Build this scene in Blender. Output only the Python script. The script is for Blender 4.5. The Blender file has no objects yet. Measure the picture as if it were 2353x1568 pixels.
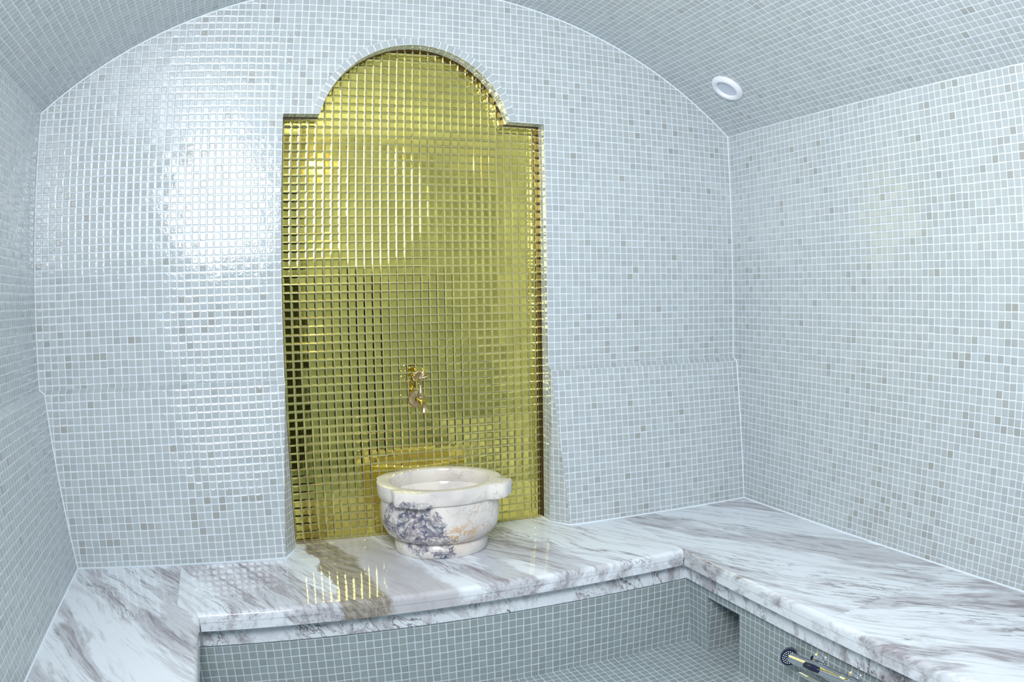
import bpy, bmesh, math, random
from mathutils import Vector, Matrix

# Everything is laid out in tile pitches (1 unit = one 25 mm mosaic pitch), then scaled to metres.
S = 0.025
ZF = -38.7                       # floor level in pitches (0 = ledge level)
ZB = -23.83                      # bench top
sc = bpy.context.scene
COL = sc.collection
rnd = random.Random(7)

def W(x, y, z): return Vector((x * S, y * S, (z - ZF) * S))

# ------------------------------------------------------------------ camera (15 mm class equisolid fisheye)
cd = bpy.data.cameras.new('camera'); cam = bpy.data.objects.new('camera', cd); COL.objects.link(cam)
cd.type = 'PANO'
cd.panorama_type = 'FISHEYE_EQUISOLID'
cd.sensor_fit = 'HORIZONTAL'
cd.sensor_width = 36.0
cd.sensor_height = 36.0 * 1568 / 2353
cd.fisheye_lens = 1765.319 * 36.0 / 2353
cd.fisheye_fov = math.radians(180)
cd.clip_start = 0.01
CAMP = (-45.015, -101.179, 9.974)
rv = (0.05647, -0.0274, 0.36869)
def rotm(r):
    th = math.sqrt(sum(a * a for a in r)); k = [a / th for a in r]
    return Matrix.Rotation(th, 3, Vector(k))
Rw = rotm(rv)                    # rows: right, forward, up in world axes
right, fwd, up = Rw[0], Rw[1], Rw[2]
cam.matrix_world = Matrix(((right[0], up[0], -fwd[0], 0), (right[1], up[1], -fwd[1], 0), (right[2], up[2], -fwd[2], 0), (0, 0, 0, 1)))
cam.location = W(*CAMP)
sc.camera = cam

# ------------------------------------------------------------------ world and exposure
wd = bpy.data.worlds.new('world'); sc.world = wd; wd.use_nodes = True
wd.node_tree.nodes['Background'].inputs[0].default_value = (0.6, 0.7, 0.8, 1)
wd.node_tree.nodes['Background'].inputs[1].default_value = 0.15
sc.view_settings.view_transform = 'Standard'
sc.view_settings.look = 'None'
sc.view_settings.gamma = 1.0
sc.view_settings.use_curve_mapping = False
sc.view_settings.exposure = 0.52
ld = bpy.data.lights.new('key_light', 'AREA'); ld.shape = 'ELLIPSE'; ld.size = 33.0 * S; ld.size_y = 31.0 * S
ld.energy = 38.0; ld.color = (0.94, 0.958, 1.0)
key = bpy.data.objects.new('key_light', ld); COL.objects.link(key)
key.location = W(-46.5, -87.0, 34.5); key.rotation_euler = (math.radians(90 - 4), 0, math.radians(-42))
sc.cycles.max_bounces = 12
sc.cycles.diffuse_bounces = 8
sc.cycles.glossy_bounces = 6
sc.cycles.sample_clamp_indirect = 6.0
sc.cycles.use_denoising = True

# ------------------------------------------------------------------ node helpers
class NT:
    def __init__(s, name):
        s.m = bpy.data.materials.new(name); s.m.use_nodes = True
        s.t = s.m.node_tree; s.b = s.t.nodes['Principled BSDF']
    def n(s, typ, **kw):
        nd = s.t.nodes.new(typ)
        for k, v in kw.items(): setattr(nd, k, v)
        return nd
    def link(s, a, b): s.t.links.new(a, b)
    def put(s, sock, v):
        if isinstance(v, bpy.types.NodeSocket): s.link(v, sock)
        elif v is not None: sock.default_value = v
    def math(s, op, a, b=None, c=None, clamp=False):
        nd = s.n('ShaderNodeMath', operation=op, use_clamp=clamp)
        s.put(nd.inputs[0], a)
        if b is not None: s.put(nd.inputs[1], b)
        if c is not None: s.put(nd.inputs[2], c)
        return nd.outputs[0]
    def vmath(s, op, a, b=None, sc_=None):
        nd = s.n('ShaderNodeVectorMath', operation=op)
        s.put(nd.inputs[0], a)
        if b is not None: s.put(nd.inputs[1], b)
        if sc_ is not None: s.put(nd.inputs['Scale'], sc_)
        return nd.outputs['Value'] if op in ('LENGTH', 'DOT_PRODUCT') else nd.outputs[0]
    def smooth(s, x, a, b):
        nd = s.n('ShaderNodeMapRange', interpolation_type='SMOOTHSTEP')
        s.put(nd.inputs[0], x); nd.inputs[1].default_value = a; nd.inputs[2].default_value = b
        nd.inputs[3].default_value = 0; nd.inputs[4].default_value = 1
        return nd.outputs[0]
    def mix(s, f, a, b, blend='MIX'):
        nd = s.n('ShaderNodeMix', data_type='RGBA', blend_type=blend)
        s.put(nd.inputs[0], f); s.put(nd.inputs[6], a); s.put(nd.inputs[7], b)
        return nd.outputs[2]
    def noise(s, vec, scale, detail=2, rough=0.5, dist=0.0, w=None):
        nd = s.n('ShaderNodeTexNoise')
        if w is not None:
            nd.noise_dimensions = '4D'; nd.inputs['W'].default_value = w
        s.put(nd.inputs['Vector'], vec)
        nd.inputs['Scale'].default_value = scale; nd.inputs['Detail'].default_value = detail
        nd.inputs['Roughness'].default_value = rough; nd.inputs['Distortion'].default_value = dist
        return nd.outputs['Fac']
    def sep(s, v):
        nd = s.n('ShaderNodeSeparateXYZ'); s.put(nd.inputs[0], v); return nd.outputs
    def comb(s, x, y, z=0.0):
        nd = s.n('ShaderNodeCombineXYZ'); s.put(nd.inputs[0], x); s.put(nd.inputs[1], y); s.put(nd.inputs[2], z)
        return nd.outputs[0]
    def map(s, v, loc=(0, 0, 0), rot=(0, 0, 0), scale=(1, 1, 1)):
        nd = s.n('ShaderNodeMapping'); s.put(nd.inputs[0], v)
        nd.inputs[1].default_value = loc; nd.inputs[2].default_value = rot; nd.inputs[3].default_value = scale
        return nd.outputs[0]

def plain(name, col, rough=0.4, metal=0.0, spec=0.5, coat=0.0):
    k = NT(name); b = k.b
    b.inputs['Base Color'].default_value = (*col, 1); b.inputs['Roughness'].default_value = rough
    b.inputs['Metallic'].default_value = metal; b.inputs['Specular IOR Level'].default_value = spec
    b.inputs['Coat Weight'].default_value = coat; b.inputs['Coat Roughness'].default_value = 0.05
    return k.m

def mosaic(name, tile=(0.435, 0.485, 0.505), grout=(0.68, 0.735, 0.79), half=0.44, spot=0.035, wob=0.05, seed=0.0):
    """square glass mosaic; the UV map is in tile pitches"""
    k = NT(name)
    uv = k.n('ShaderNodeUVMap').outputs[0]
    wn = k.n('ShaderNodeTexNoise'); k.put(wn.inputs['Vector'], uv); wn.inputs['Scale'].default_value = 0.55; wn.inputs['Detail'].default_value = 1.0
    off = k.vmath('SUBTRACT', wn.outputs['Color'], (0.5, 0.5, 0.5))
    off = k.vmath('MULTIPLY', off, (wob * 2.4, wob * 2.4, 0.0))
    p = k.vmath('ADD', uv, off)
    idv = k.vmath('FLOOR', p)
    cell = idv
    idv = k.vmath('ADD', idv, (seed, seed * 1.7, 0.5))
    wh = k.n('ShaderNodeTexWhiteNoise', noise_dimensions='3D'); k.put(wh.inputs['Vector'], idv)
    r1 = wh.outputs['Value']; rc = wh.outputs['Color']
    jit = k.vmath('SCALE', k.vmath('SUBTRACT', rc, (0.5, 0.5, 0.5)), None, 0.05)
    f = k.vmath('ADD', k.vmath('SUBTRACT', k.vmath('FRACTION', p), (0.5, 0.5, 0)), jit)
    f = k.vmath('ABSOLUTE', f)
    rcn = 0.07
    q = k.vmath('SUBTRACT', f, (half - rcn, half - rcn, 0))
    qs = k.sep(q)
    qx = k.math('MAXIMUM', qs[0], 0.0); qy = k.math('MAXIMUM', qs[1], 0.0)
    ln = k.vmath('LENGTH', k.comb(qx, qy))
    inn = k.math('MINIMUM', k.math('MAXIMUM', qs[0], qs[1]), 0.0)
    sd = k.math('SUBTRACT', k.math('ADD', ln, inn), rcn)
    isg = k.smooth(sd, -0.012, 0.012)
    # per-tile shade
    v = k.math('MULTIPLY_ADD', k.sep(rc)[0], 0.16, 0.92)
    tcol = k.vmath('SCALE', (*tile,), None, v)
    warm = k.math('MULTIPLY', k.sep(rc)[1], 0.40)
    tcol = k.mix(warm, tcol, k.vmath('MULTIPLY', tcol, (1.06, 1.0, 0.93)))
    # scattered darker warm chips, in loose clusters
    cl = k.noise(cell, 0.075, 2, 0.5, 0, seed + 3.1)
    thr = k.math('MULTIPLY', k.smooth(cl, 0.47, 0.72), spot * 5.0)
    thr = k.math('ADD', thr, spot * 0.30)
    isd = k.math('LESS_THAN', r1, thr)
    tcol = k.mix(k.math('MULTIPLY', isd, k.math('MULTIPLY_ADD', k.sep(rc)[2], 0.65, 0.15)), tcol, (0.33, 0.335, 0.31, 1))
    fine = k.noise(uv, 9.0, 2)
    tcol = k.vmath('SCALE', tcol, None, k.math('MULTIPLY_ADD', fine, 0.12, 0.94))
    col = k.mix(isg, tcol, (*grout, 1))
    k.put(k.b.inputs['Base Color'], col)
    k.put(k.b.inputs['Roughness'], k.math('MULTIPLY_ADD', isg, 0.55, 0.035))
    k.put(k.b.inputs['Specular IOR Level'], k.math('MULTIPLY_ADD', isg, -0.55, 0.65))
    k.put(k.b.inputs['IOR'], 1.5)
    # each chip sits at its own slight tilt
    geo = k.n('ShaderNodeNewGeometry')
    tilt = k.vmath('SCALE', k.vmath('SUBTRACT', rc, (0.5, 0.5, 0.5)), None, k.math('MULTIPLY_ADD', isg, -0.035, 0.035))
    nn = k.vmath('NORMALIZE', k.vmath('ADD', geo.outputs['Normal'], tilt))
    pil = k.smooth(sd, -0.13, 0.01)
    h = k.math('SUBTRACT', 0.0, k.math('MULTIPLY', pil, 0.55))
    wav = k.noise(uv, 2.3, 2, 0.55, 0, seed + 1.0)
    h = k.math('ADD', h, k.math('MULTIPLY', wav, 0.55))
    bp = k.n('ShaderNodeBump'); bp.inputs['Strength'].default_value = 0.55; bp.inputs['Distance'].default_value = 0.0016
    k.put(bp.inputs['Height'], h); k.put(bp.inputs['Normal'], nn)
    k.put(k.b.inputs['Normal'], bp.outputs[0])
    return k.m

def marble(name, band=False, seed=0.0, vdir=(0.42, -0.907), tint=1.0, amount=1.0):
    """white marble with long mauve-grey veins running along vdir"""
    k = NT(name)
    pos = k.n('ShaderNodeNewGeometry').outputs['Position']
    P = k.vmath('SCALE', pos, None, 1.0 / S)
    vd = Vector((vdir[0], vdir[1], vdir[2] if len(vdir) > 2 else 0.0)).normalized()
    R = k.map(P, rot=tuple(vd.rotation_difference(Vector((1, 0, 0))).to_euler()))     # x along the vein
    R = k.vmath('ADD', R, (seed * 13.0, seed * 29.0, 0))
    w1 = k.n('ShaderNodeTexNoise'); k.put(w1.inputs['Vector'], k.map(R, scale=(0.035, 0.09, 0.09))); w1.inputs['Scale'].default_value = 1.0; w1.inputs['Detail'].default_value = 2
    warp = k.vmath('MULTIPLY', k.vmath('SUBTRACT', w1.outputs['Color'], (0.5, 0.5, 0.5)), (10, 8, 4))
    Q = k.vmath('ADD', R, warp)
    broad = k.noise(k.map(Q, scale=(0.030, 0.15, 0.10)), 1.0, 9, 0.60)
    streak = k.noise(k.map(Q, scale=(0.075, 0.80, 0.5)), 1.0, 9, 0.68)
    fine = k.noise(k.map(Q, scale=(0.25, 3.2, 1.5)), 1.0, 4, 0.65)
    bmask = k.smooth(broad, 0.51, 0.56)
    smask = k.smooth(streak, 0.50, 0.62)
    # thin dark veins = contour lines of two warped noises
    def contour(nz, c, wdt):
        d = k.math('ABSOLUTE', k.math('SUBTRACT', nz, c))
        return k.math('SUBTRACT', 1.0, k.smooth(d, 0.0, wdt))
    v1 = contour(k.noise(k.map(Q, scale=(0.016, 0.20, 0.2)), 1.0, 9, 0.60, 0.1), 0.5, 0.011)
    v2 = contour(k.noise(k.map(Q, loc=(31, 7, 3), scale=(0.022, 0.42, 0.3)), 1.0, 9, 0.60, 0.1), 0.47, 0.013)
    v3 = contour(k.noise(k.map(Q, loc=(11, 57, 3), scale=(0.06, 0.9, 0.6)), 1.0, 8, 0.60, 0.1), 0.5, 0.018)
    vm = k.smooth(k.noise(k.map(Q, loc=(5, 9, 0), scale=(0.06, 0.20, 0.1)), 1.0, 3), 0.44, 0.62)
    vv = k.math('MAXIMUM', v1, k.math('MAXIMUM', k.math('MULTIPLY', v2, 0.75), k.math('MULTIPLY', v3, 0.4)))
    veins = k.math('MULTIPLY', vv, k.math('MULTIPLY_ADD', vm, 0.88, 0.12))
    white = (0.76, 0.81, 0.86, 1); mauve = (0.36, 0.34, 0.365, 1); dark = (0.15, 0.125, 0.14, 1); brown = (0.20, 0.17, 0.125, 1)
    c = k.mix(k.math('MULTIPLY', smask, 0.40 * amount), white, mauve)
    gm = k.math('MULTIPLY', bmask, k.math('MULTIPLY_ADD', smask, 0.45, 0.45 * amount))
    c = k.mix(gm, c, mauve)
    c = k.mix(k.math('MULTIPLY', k.math('MULTIPLY', bmask, k.smooth(fine, 0.50, 0.70)), 0.55), c, dark)
    # ragged dark core of the bands
    core = k.smooth(broad, 0.635, 0.665)
    c = k.mix(k.math('MULTIPLY', core, 0.55), c, (0.30, 0.26, 0.285, 1))
    c = k.mix(k.math('MULTIPLY', veins, 0.80 * amount), c, dark)
    if band:
        s3 = k.sep(k.vmath('ADD', P, k.vmath('SCALE', k.vmath('SUBTRACT', w1.outputs['Color'], (0.5, 0.5, 0.5)), None, 11.0)))
        t = k.math('MULTIPLY', s3[1], -1.0)
        x0 = k.math('MULTIPLY_ADD', t, 0.15, -37.6)
        a = k.math('SUBTRACT', s3[0], x0)                       # across the brown band
        rag = k.math('MULTIPLY', k.math('SUBTRACT', k.noise(P, 0.30, 5, 0.6), 0.5), 3.4)
        a = k.math('ADD', a, rag)
        wb = k.math('MULTIPLY_ADD', t, 0.05, 4.4)
        inb = k.math('MULTIPLY', k.smooth(a, -0.1, 0.25), k.math('SUBTRACT', 1.0, k.smooth(k.math('SUBTRACT', a, wb), -0.6, 0.5)))
        wg = k.math('MULTIPLY_ADD', t, 0.30, 9.6)
        ing = k.math('MULTIPLY', k.smooth(a, 0.0, 0.6), k.math('SUBTRACT', 1.0, k.smooth(k.math('SUBTRACT', a, wg), -1.2, 0.6)))
        grey = k.mix(k.math('MULTIPLY', smask, 0.35), (0.50, 0.49, 0.515, 1), (0.38, 0.34, 0.36, 1))
        c = k.mix(k.math('MULTIPLY', ing, 0.9), c, grey)
        bs = k.mix(k.smooth(fine, 0.38, 0.62), (0.37, 0.34, 0.29, 1), brown)
        c = k.mix(k.math('MULTIPLY', inb, 0.92), c, bs)
    if tint != 1.0: c = k.vmath('SCALE', c, None, tint)
    k.put(k.b.inputs['Base Color'], c)
    k.b.inputs['Roughness'].default_value = 0.05
    k.b.inputs['Specular IOR Level'].default_value = 0.26
    return k.m

def gold_tile_mat():
    k = NT('gold_glass_mosaic')
    at = k.n('ShaderNodeUVMap').outputs[0]
    wh = k.n('ShaderNodeTexWhiteNoise', noise_dimensions='2D'); k.put(wh.inputs['Vector'], k.vmath('FLOOR', at))
    v = k.math('MULTIPLY_ADD', wh.outputs['Value'], 0.14, 0.93)
    c = k.vmath('SCALE', (0.75, 0.65, 0.17), None, v)
    k.put(k.b.inputs['Base Color'], c)
    k.b.inputs['Metallic'].default_value = 1.0
    k.b.inputs['Roughness'].default_value = 0.045
    nz = k.noise(k.n('ShaderNodeNewGeometry').outputs['Position'], 160.0, 2)
    bp = k.n('ShaderNodeBump'); bp.inputs['Strength'].default_value = 0.06; bp.inputs['Distance'].default_value = 0.0006
    k.put(bp.inputs['Height'], nz); k.put(k.b.inputs['Normal'], bp.outputs[0])
    return k.m

def basin_marble():
    k = NT('basin_marble')
    P = k.n('ShaderNodeTexCoord').outputs['Object']
    P = k.vmath('SCALE', P, None, 1.0 / S)
    wn = k.n('ShaderNodeTexNoise'); k.put(wn.inputs['Vector'], P); wn.inputs['Scale'].default_value = 0.22; wn.inputs['Detail'].default_value = 3
    Q = k.vmath('ADD', P, k.vmath('SCALE', k.vmath('SUBTRACT', wn.outputs['Color'], (0.5, 0.5, 0.5)), None, 4.0))
    c = k.mix(k.smooth(k.noise(Q, 0.20, 4), 0.4, 0.7), (0.80, 0.765, 0.71, 1), (0.64, 0.60, 0.585, 1))
    # orange stain on the front right of the belly
    def blob(ctr, r0, r1):
        d = k.vmath('LENGTH', k.vmath('MULTIPLY', k.vmath('SUBTRACT', Q, ctr), (1, 1, 1.25)))
        return k.math('SUBTRACT', 1.0, k.smooth(d, r0, r1))
    def ridge(sc_, c0, wd_, seed):
        nz = k.noise(Q, sc_, 5, 0.6, 0.5, seed)
        return k.math('SUBTRACT', 1.0, k.smooth(k.math('ABSOLUTE', k.math('SUBTRACT', nz, c0)), 0.0, wd_))
    ob = blob((0.6, -7.2, 3.0), 1.2, 4.2)
    on = k.math('MULTIPLY', ob, k.math('MAXIMUM', ridge(0.45, 0.5, 0.05, 1.0), k.smooth(k.noise(Q, 0.5, 4, 0.6, 0, 4.0), 0.52, 0.66)))
    c = k.mix(k.math('MULTIPLY', on, 0.95), c, (0.60, 0.33, 0.09, 1))
    ov = k.math('MULTIPLY', blob((4.5, -5.5, 5.0), 2.0, 5.5), ridge(0.30, 0.5, 0.022, 7.0))
    c = k.mix(k.math('MULTIPLY', ov, 0.6), c, (0.58, 0.36, 0.20, 1))
    # violet blue breccia on the front left
    bb = k.math('MAXIMUM', blob((-5.6, -5.2, 4.4), 3.2, 6.0), blob((-2.2, -7.4, 0.8), 1.6, 4.2))
    bb = k.math('MULTIPLY', bb, k.smooth(k.math('ADD', k.noise(Q, 0.33, 4, 0.6, 0, 21.0), k.math('MULTIPLY', bb, 0.30)), 0.50, 0.64))
    def web(sc_, a, b_):
        vo = k.n('ShaderNodeTexVoronoi', feature='DISTANCE_TO_EDGE'); k.put(vo.inputs['Vector'], k.vmath('ADD', Q, k.vmath('SCALE', w2.outputs['Color'], None, 1.5)))
        vo.inputs['Scale'].default_value = sc_
        return k.math('SUBTRACT', 1.0, k.smooth(vo.outputs['Distance'], a, b_))
    w2 = k.n('ShaderNodeTexNoise'); k.put(w2.inputs['Vector'], P); w2.inputs['Scale'].default_value = 1.1; w2.inputs['Detail'].default_value = 4
    patch = k.smooth(k.noise(Q, 0.55, 4, 0.6, 0.1, 31.0), 0.50, 0.60)
    net = k.math('MAXIMUM', web(0.85, 0.02, 0.20), k.math('MAXIMUM', k.math('MULTIPLY', web(1.9, 0.02, 0.22), 0.8), k.math('MULTIPLY', patch, 0.8)))
    net = k.math('MULTIPLY', net, k.math('MULTIPLY_ADD', k.smooth(k.noise(Q, 0.9, 3, 0.6, 0, 41.0), 0.36, 0.56), 0.85, 0.15))
    blue = k.mix(k.smooth(k.noise(Q, 0.8, 2), 0.4, 0.6), (0.07, 0.09, 0.17, 1), (0.13, 0.11, 0.17, 1))
    c = k.mix(k.math('MULTIPLY', k.math('MULTIPLY', k.smooth(bb, 0.05, 0.4), net), 0.95), c, blue)
    # hairline veins over rim and inside
    hv = k.math('MULTIPLY', ridge(0.16, 0.5, 0.010, 9.0), 0.45)
    c = k.mix(hv, c, (0.42, 0.33, 0.34, 1))
    pk = k.math('MULTIPLY', k.smooth(k.noise(Q, 0.6, 5, 0.65, 0, 11.0), 0.60, 0.72), 0.35)
    c = k.mix(pk, c, (0.60, 0.43, 0.35, 1))
    k.put(k.b.inputs['Base Color'], c)
    k.b.inputs['Roughness'].default_value = 0.16
    k.b.inputs['Subsurface Weight'].default_value = 0.0
    return k.m

M = {}
M['tile'] = mosaic('white_glass_mosaic', spot=0.03)
M['tile_r'] = mosaic('white_glass_mosaic_right', spot=0.05, seed=5.0)
M['tile_ceiling'] = mosaic('ceiling_glass_mosaic', spot=0.01, seed=9.0)
M['tile_low'] = mosaic('shade_toned_riser_mosaic', tile=(0.30, 0.355, 0.365), grout=(0.58, 0.65, 0.69), spot=0.01, seed=12.0)  # darkened tile and grout: the shade below the bench is put into the colour
M['tile_trim'] = mosaic('trim_mosaic', spot=0.0, wob=0.0, seed=2.0)
M['marble_back'] = marble('bench_marble_back', band=True, seed=0.0)
M['marble_left'] = marble('bench_marble_left', seed=1.3, vdir=(0.50, -0.866))
M['marble_right'] = marble('bench_marble_right', seed=2.6, vdir=(0.46, -0.888))
M['marble_near'] = marble('bench_marble_near', seed=4.2, vdir=(0.50, -0.866))
M['marble_strip'] = marble('fascia_marble', seed=6.5, vdir=(0.50, -0.50, -0.70), amount=1.5)
M['gold'] = gold_tile_mat()
M['gold_grout'] = plain('gold_panel_grout', (0.52, 0.52, 0.48), 0.6)
M['amber'] = plain('amber_glass_edge', (0.05, 0.022, 0.003), 0.5, 0.2)
M['basin'] = basin_marble()
M['brass'] = plain('aged_brass', (0.60, 0.47, 0.27), 0.22, 1.0)
M['chrome'] = plain('chrome', (0.72, 0.74, 0.78), 0.06, 1.0)
M['navy'] = plain('dark_blue_plastic', (0.012, 0.018, 0.05), 0.25)
M['white_plastic'] = plain('white_plastic', (0.80, 0.82, 0.88), 0.22, coat=0.4)
M['diffuser'] = plain('grey_diffuser', (0.55, 0.60, 0.70), 0.55)
M['nozzle'] = plain('pale_rubber', (0.75, 0.77, 0.75), 0.5)
M['grout'] = plain('white_grout', (0.74, 0.82, 0.88), 0.6)
M['door'] = plain('dark_tinted_glass', (0.035, 0.04, 0.038), 0.2, 0.0, 0.2)
M['door_frame'] = plain('door_frame_metal', (0.3, 0.31, 0.32), 0.3, 0.8)
def emit(name, col, strength):
    k = NT(name); k.b.inputs['Base Color'].default_value = (0.8, 0.8, 0.8, 1)
    k.b.inputs['Emission Color'].default_value = (*col, 1); k.b.inputs['Emission Strength'].default_value = strength
    return k.m
M['lamp'] = emit('warm_lamp_glass', (1.0, 0.62, 0.22), 30.0)

# ------------------------------------------------------------------ object helpers
def tag(o, label=None, cat=None, group=None, kind=None):
    if label: o['label'] = label
    if cat: o['category'] = cat
    if group: o['group'] = group
    if kind: o['kind'] = kind
    return o

def thing(name, loc, label, cat, group=None):
    o = bpy.data.objects.new(name, None); COL.objects.link(o)
    o.location = W(*loc); o.empty_display_size = 0.03
    return tag(o, label, cat, group)

class MB:
    """collects faces in pitch units with a UV per corner, then links ONE mesh object"""
    def __init__(s): s.v = []; s.f = []; s.uv = []; s.mi = []
    def face(s, pts, uvs=None, mi=0):
        i = len(s.v); s.v += [tuple(p) for p in pts]; s.f.append(tuple(range(i, i + len(pts))))
        s.uv.append(uvs or [(0, 0)] * len(pts)); s.mi.append(mi)
    def build(s, name, mats, parent=None, origin=None, smooth=False, weld=True):
        me = bpy.data.meshes.new(name)
        o0 = origin or (0, 0, 0 if origin else ZF)
        if origin is None: o0 = (0, 0, ZF)
        me.from_pydata([((x - o0[0]) * S, (y - o0[1]) * S, (z - o0[2]) * S) for x, y, z in s.v], [], s.f)
        ul = me.uv_layers.new(name='UVMap')
        k = 0
        for fi, u in enumerate(s.uv):
            for c in u: ul.data[k].uv = c; k += 1
        mats = mats if isinstance(mats, (list, tuple)) else [mats]
        for m in mats: me.materials.append(m)
        for p, mi in zip(me.polygons, s.mi): p.material_index = mi; p.use_smooth = smooth
        if weld:
            bm = bmesh.new(); bm.from_mesh(me); bmesh.ops.remove_doubles(bm, verts=bm.verts, dist=1e-6); bm.to_mesh(me); bm.free()
        o = bpy.data.objects.new(name, me); COL.objects.link(o)
        if parent is not None: o.parent = parent
        else: o.location = W(*o0)
        return o

def bm_obj(name, bm, mat, parent=None, loc=None, smooth=True, angle=None):
    """bm is in pitch units relative to the parent's origin (or to loc)"""
    bmesh.ops.scale(bm, vec=(S, S, S), verts=bm.verts)
    bmesh.ops.recalc_face_normals(bm, faces=bm.faces)
    me = bpy.data.meshes.new(name); bm.to_mesh(me); bm.free()
    me.materials.append(mat)
    for p in me.polygons: p.use_smooth = smooth
    if smooth and angle is not None: me.set_sharp_from_angle(angle=math.radians(angle))
    o = bpy.data.objects.new(name, me); COL.objects.link(o)
    if parent is not None: o.parent = parent
    elif loc is not None: o.location = W(*loc)
    return o

def frange(a, b, step):
    n = max(1, int(math.ceil(abs(b - a) / step - 1e-6)))
    return [a + (b - a) * i / n for i in range(n + 1)]

# ------------------------------------------------------------------ room dimensions
XL, XR, XN0, XN1 = -72.1, 33.15, -38.05, -0.41       # left wall, right wall, niche sides
YF = -106.0                                           # front wall behind the camera
CX, RV, ZV = -19.45, 82.3, 55.1 - 82.3                # vault circle
def zvault(x): return ZV + math.sqrt(RV * RV - (x - CX) ** 2)
NC, NR, NZ, ZSH = -19.4, 14.0, 31.65, 34.95           # niche arch centre, radius, centre height, shoulder height
NHW = math.sqrt(NR * NR - (ZSH - NZ) ** 2)            # half width of the arch at shoulder level
ND = 2.1                                              # white part of the jamb depth
YG = 2.9                                              # gold plane
def uback(x):
    if x >= XN1: return (x - XN1) * (33.0 / (XR - XN1))
    if x >= XN0: return (x - XN1) * (38.0 / (XN1 - XN0))
    return -38.0 + (x - XN0) * (34.0 / (XN0 - XL))
def znich(x):
    d = abs(x - NC)
    return NZ + math.sqrt(NR * NR - d * d) if d < NHW else ZSH

# back wall, with the niche cut out of it, plus the white jambs of the niche
b = MB()
def strip(xs, zlo, zhi):
    for x0, x1 in zip(xs[:-1], xs[1:]):
        a0, a1, c0, c1 = zlo(x0), zlo(x1), zhi(x0), zhi(x1)
        b.face([(x0, 0, a0), (x1, 0, a1), (x1, 0, c1), (x0, 0, c0)], [(uback(x0), a0), (uback(x1), a1), (uback(x1), c1), (uback(x0), c0)])
strip(frange(XL, XN0, 1), lambda x: -24.0, zvault)
strip(frange(XN1, XR, 1), lambda x: -24.0, zvault)
strip(frange(XN0, NC - NHW, 1), lambda x: ZSH, zvault)
strip(frange(NC + NHW, XN1, 1), lambda x: ZSH, zvault)
arcx = [NC + NR * math.sin(a) for a in frange(-math.asin(NHW / NR), math.asin(NHW / NR), 0.05)]
strip(arcx, lambda x: NZ + math.sqrt(max(0, NR * NR - (x - NC) ** 2)), zvault)
def jamb(mb, pts, y0, y1, v0, v1, u0=0.0, flat_u=False, base_u=None):
    u = u0
    for (xa, za), (xb, zb_) in zip(pts[:-1], pts[1:]):
        L = math.hypot(xb - xa, zb_ - za)
        mb.face([(xa, y0, za), (xb, y0, zb_), (xb, y1, zb_), (xa, y1, za)], [(v0, u), (v0, u + L), (v1, u + L), (v1, u)])
        u += L
    return u
a0 = math.asin(NHW / NR)
arcpts = [(NC + NR * math.sin(a), NZ + NR * math.cos(a)) for a in frange(-a0, a0, 0.05)]
jamb(b, [(XN0, -24.0), (XN0, ZSH)], 0, ND, 0, 2, -24.0)
jamb(b, [(XN0, ZSH), (NC - NHW, ZSH)], 0, ND, 0, 2)
jamb(b, arcpts, 0, ND, 0, 2)
jamb(b, [(NC + NHW, ZSH), (XN1, ZSH)], 0, ND, 0, 2)
jamb(b, [(XN1, ZSH), (XN1, -24.0)], 0, ND, 0, 2, -34.95)
tag(b.build('wall_back', M['tile']), 'white glass mosaic back wall with a tall arched niche', kind='structure')

# side walls
b = MB()
ys = frange(YF, 0, 8)
for y0, y1 in zip(ys[:-1], ys[1:]):
    b.face([(XL, y0, ZF), (XL, y1, ZF), (XL, y1, zvault(XL)), (XL, y0, zvault(XL))], [(y0, ZF), (y1, ZF), (y1, zvault(XL)), (y0, zvault(XL))])
tag(b.build('wall_left', M['tile']), 'white glass mosaic left wall', kind='structure')
b = MB()
for y0, y1 in zip(ys[:-1], ys[1:]):
    f = lambda y: y + 0.42
    b.face([(XR, y1, ZF), (XR, y0, ZF), (XR, y0, zvault(XR)), (XR, y1, zvault(XR))], [(f(y1), ZF), (f(y0), ZF), (f(y0), zvault(XR)), (f(y1), zvault(XR))])
tag(b.build('wall_right', M['tile_r']), 'white glass mosaic right wall', kind='structure')

# barrel vault
b = MB()
aV = math.asin((XR - CX) / RV); aL = math.asin((XL - CX) / RV)
an = frange(aL, aV, 0.03)
for q0, q1 in zip(an[:-1], an[1:]):
    p0 = (CX + RV * math.sin(q0), ZV + RV * math.cos(q0)); p1 = (CX + RV * math.sin(q1), ZV + RV * math.cos(q1))
    for y0, y1 in zip(ys[:-1], ys[1:]):
        s0, s1 = (q0 - aV) * RV, (q1 - aV) * RV
        b.face([(p0[0], y0, p0[1]), (p0[0], y1, p0[1]), (p1[0], y1, p1[1]), (p1[0], y0, p1[1])], [(y0, s0), (y1, s0), (y1, s1), (y0, s1)])
tag(b.build('ceiling', M['tile_ceiling'], smooth=True), 'barrel vaulted mosaic ceiling', kind='structure')

# front wall behind the camera with a door opening
DX0, DX1, DZ1 = -60.0, -24.0, 17.5
b = MB()
def fw(x0, x1, z0, z1):
    for xa, xb in zip(frange(x0, x1, 2)[:-1], frange(x0, x1, 2)[1:]):
        ta, tb = (z1 if z1 is not None else zvault(xa)), (z1 if z1 is not None else zvault(xb))
        b.face([(xb, YF, z0), (xa, YF, z0), (xa, YF, ta), (xb, YF, tb)], [(xb, z0), (xa, z0), (xa, ta), (xb, tb)])
fw(XL, DX0, ZF, None); fw(DX1, XR, ZF, None); fw(DX0, DX1, DZ1, None)
tag(b.build('wall_front', M['tile']), 'white glass mosaic front wall with a glass door', kind='structure')

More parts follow.
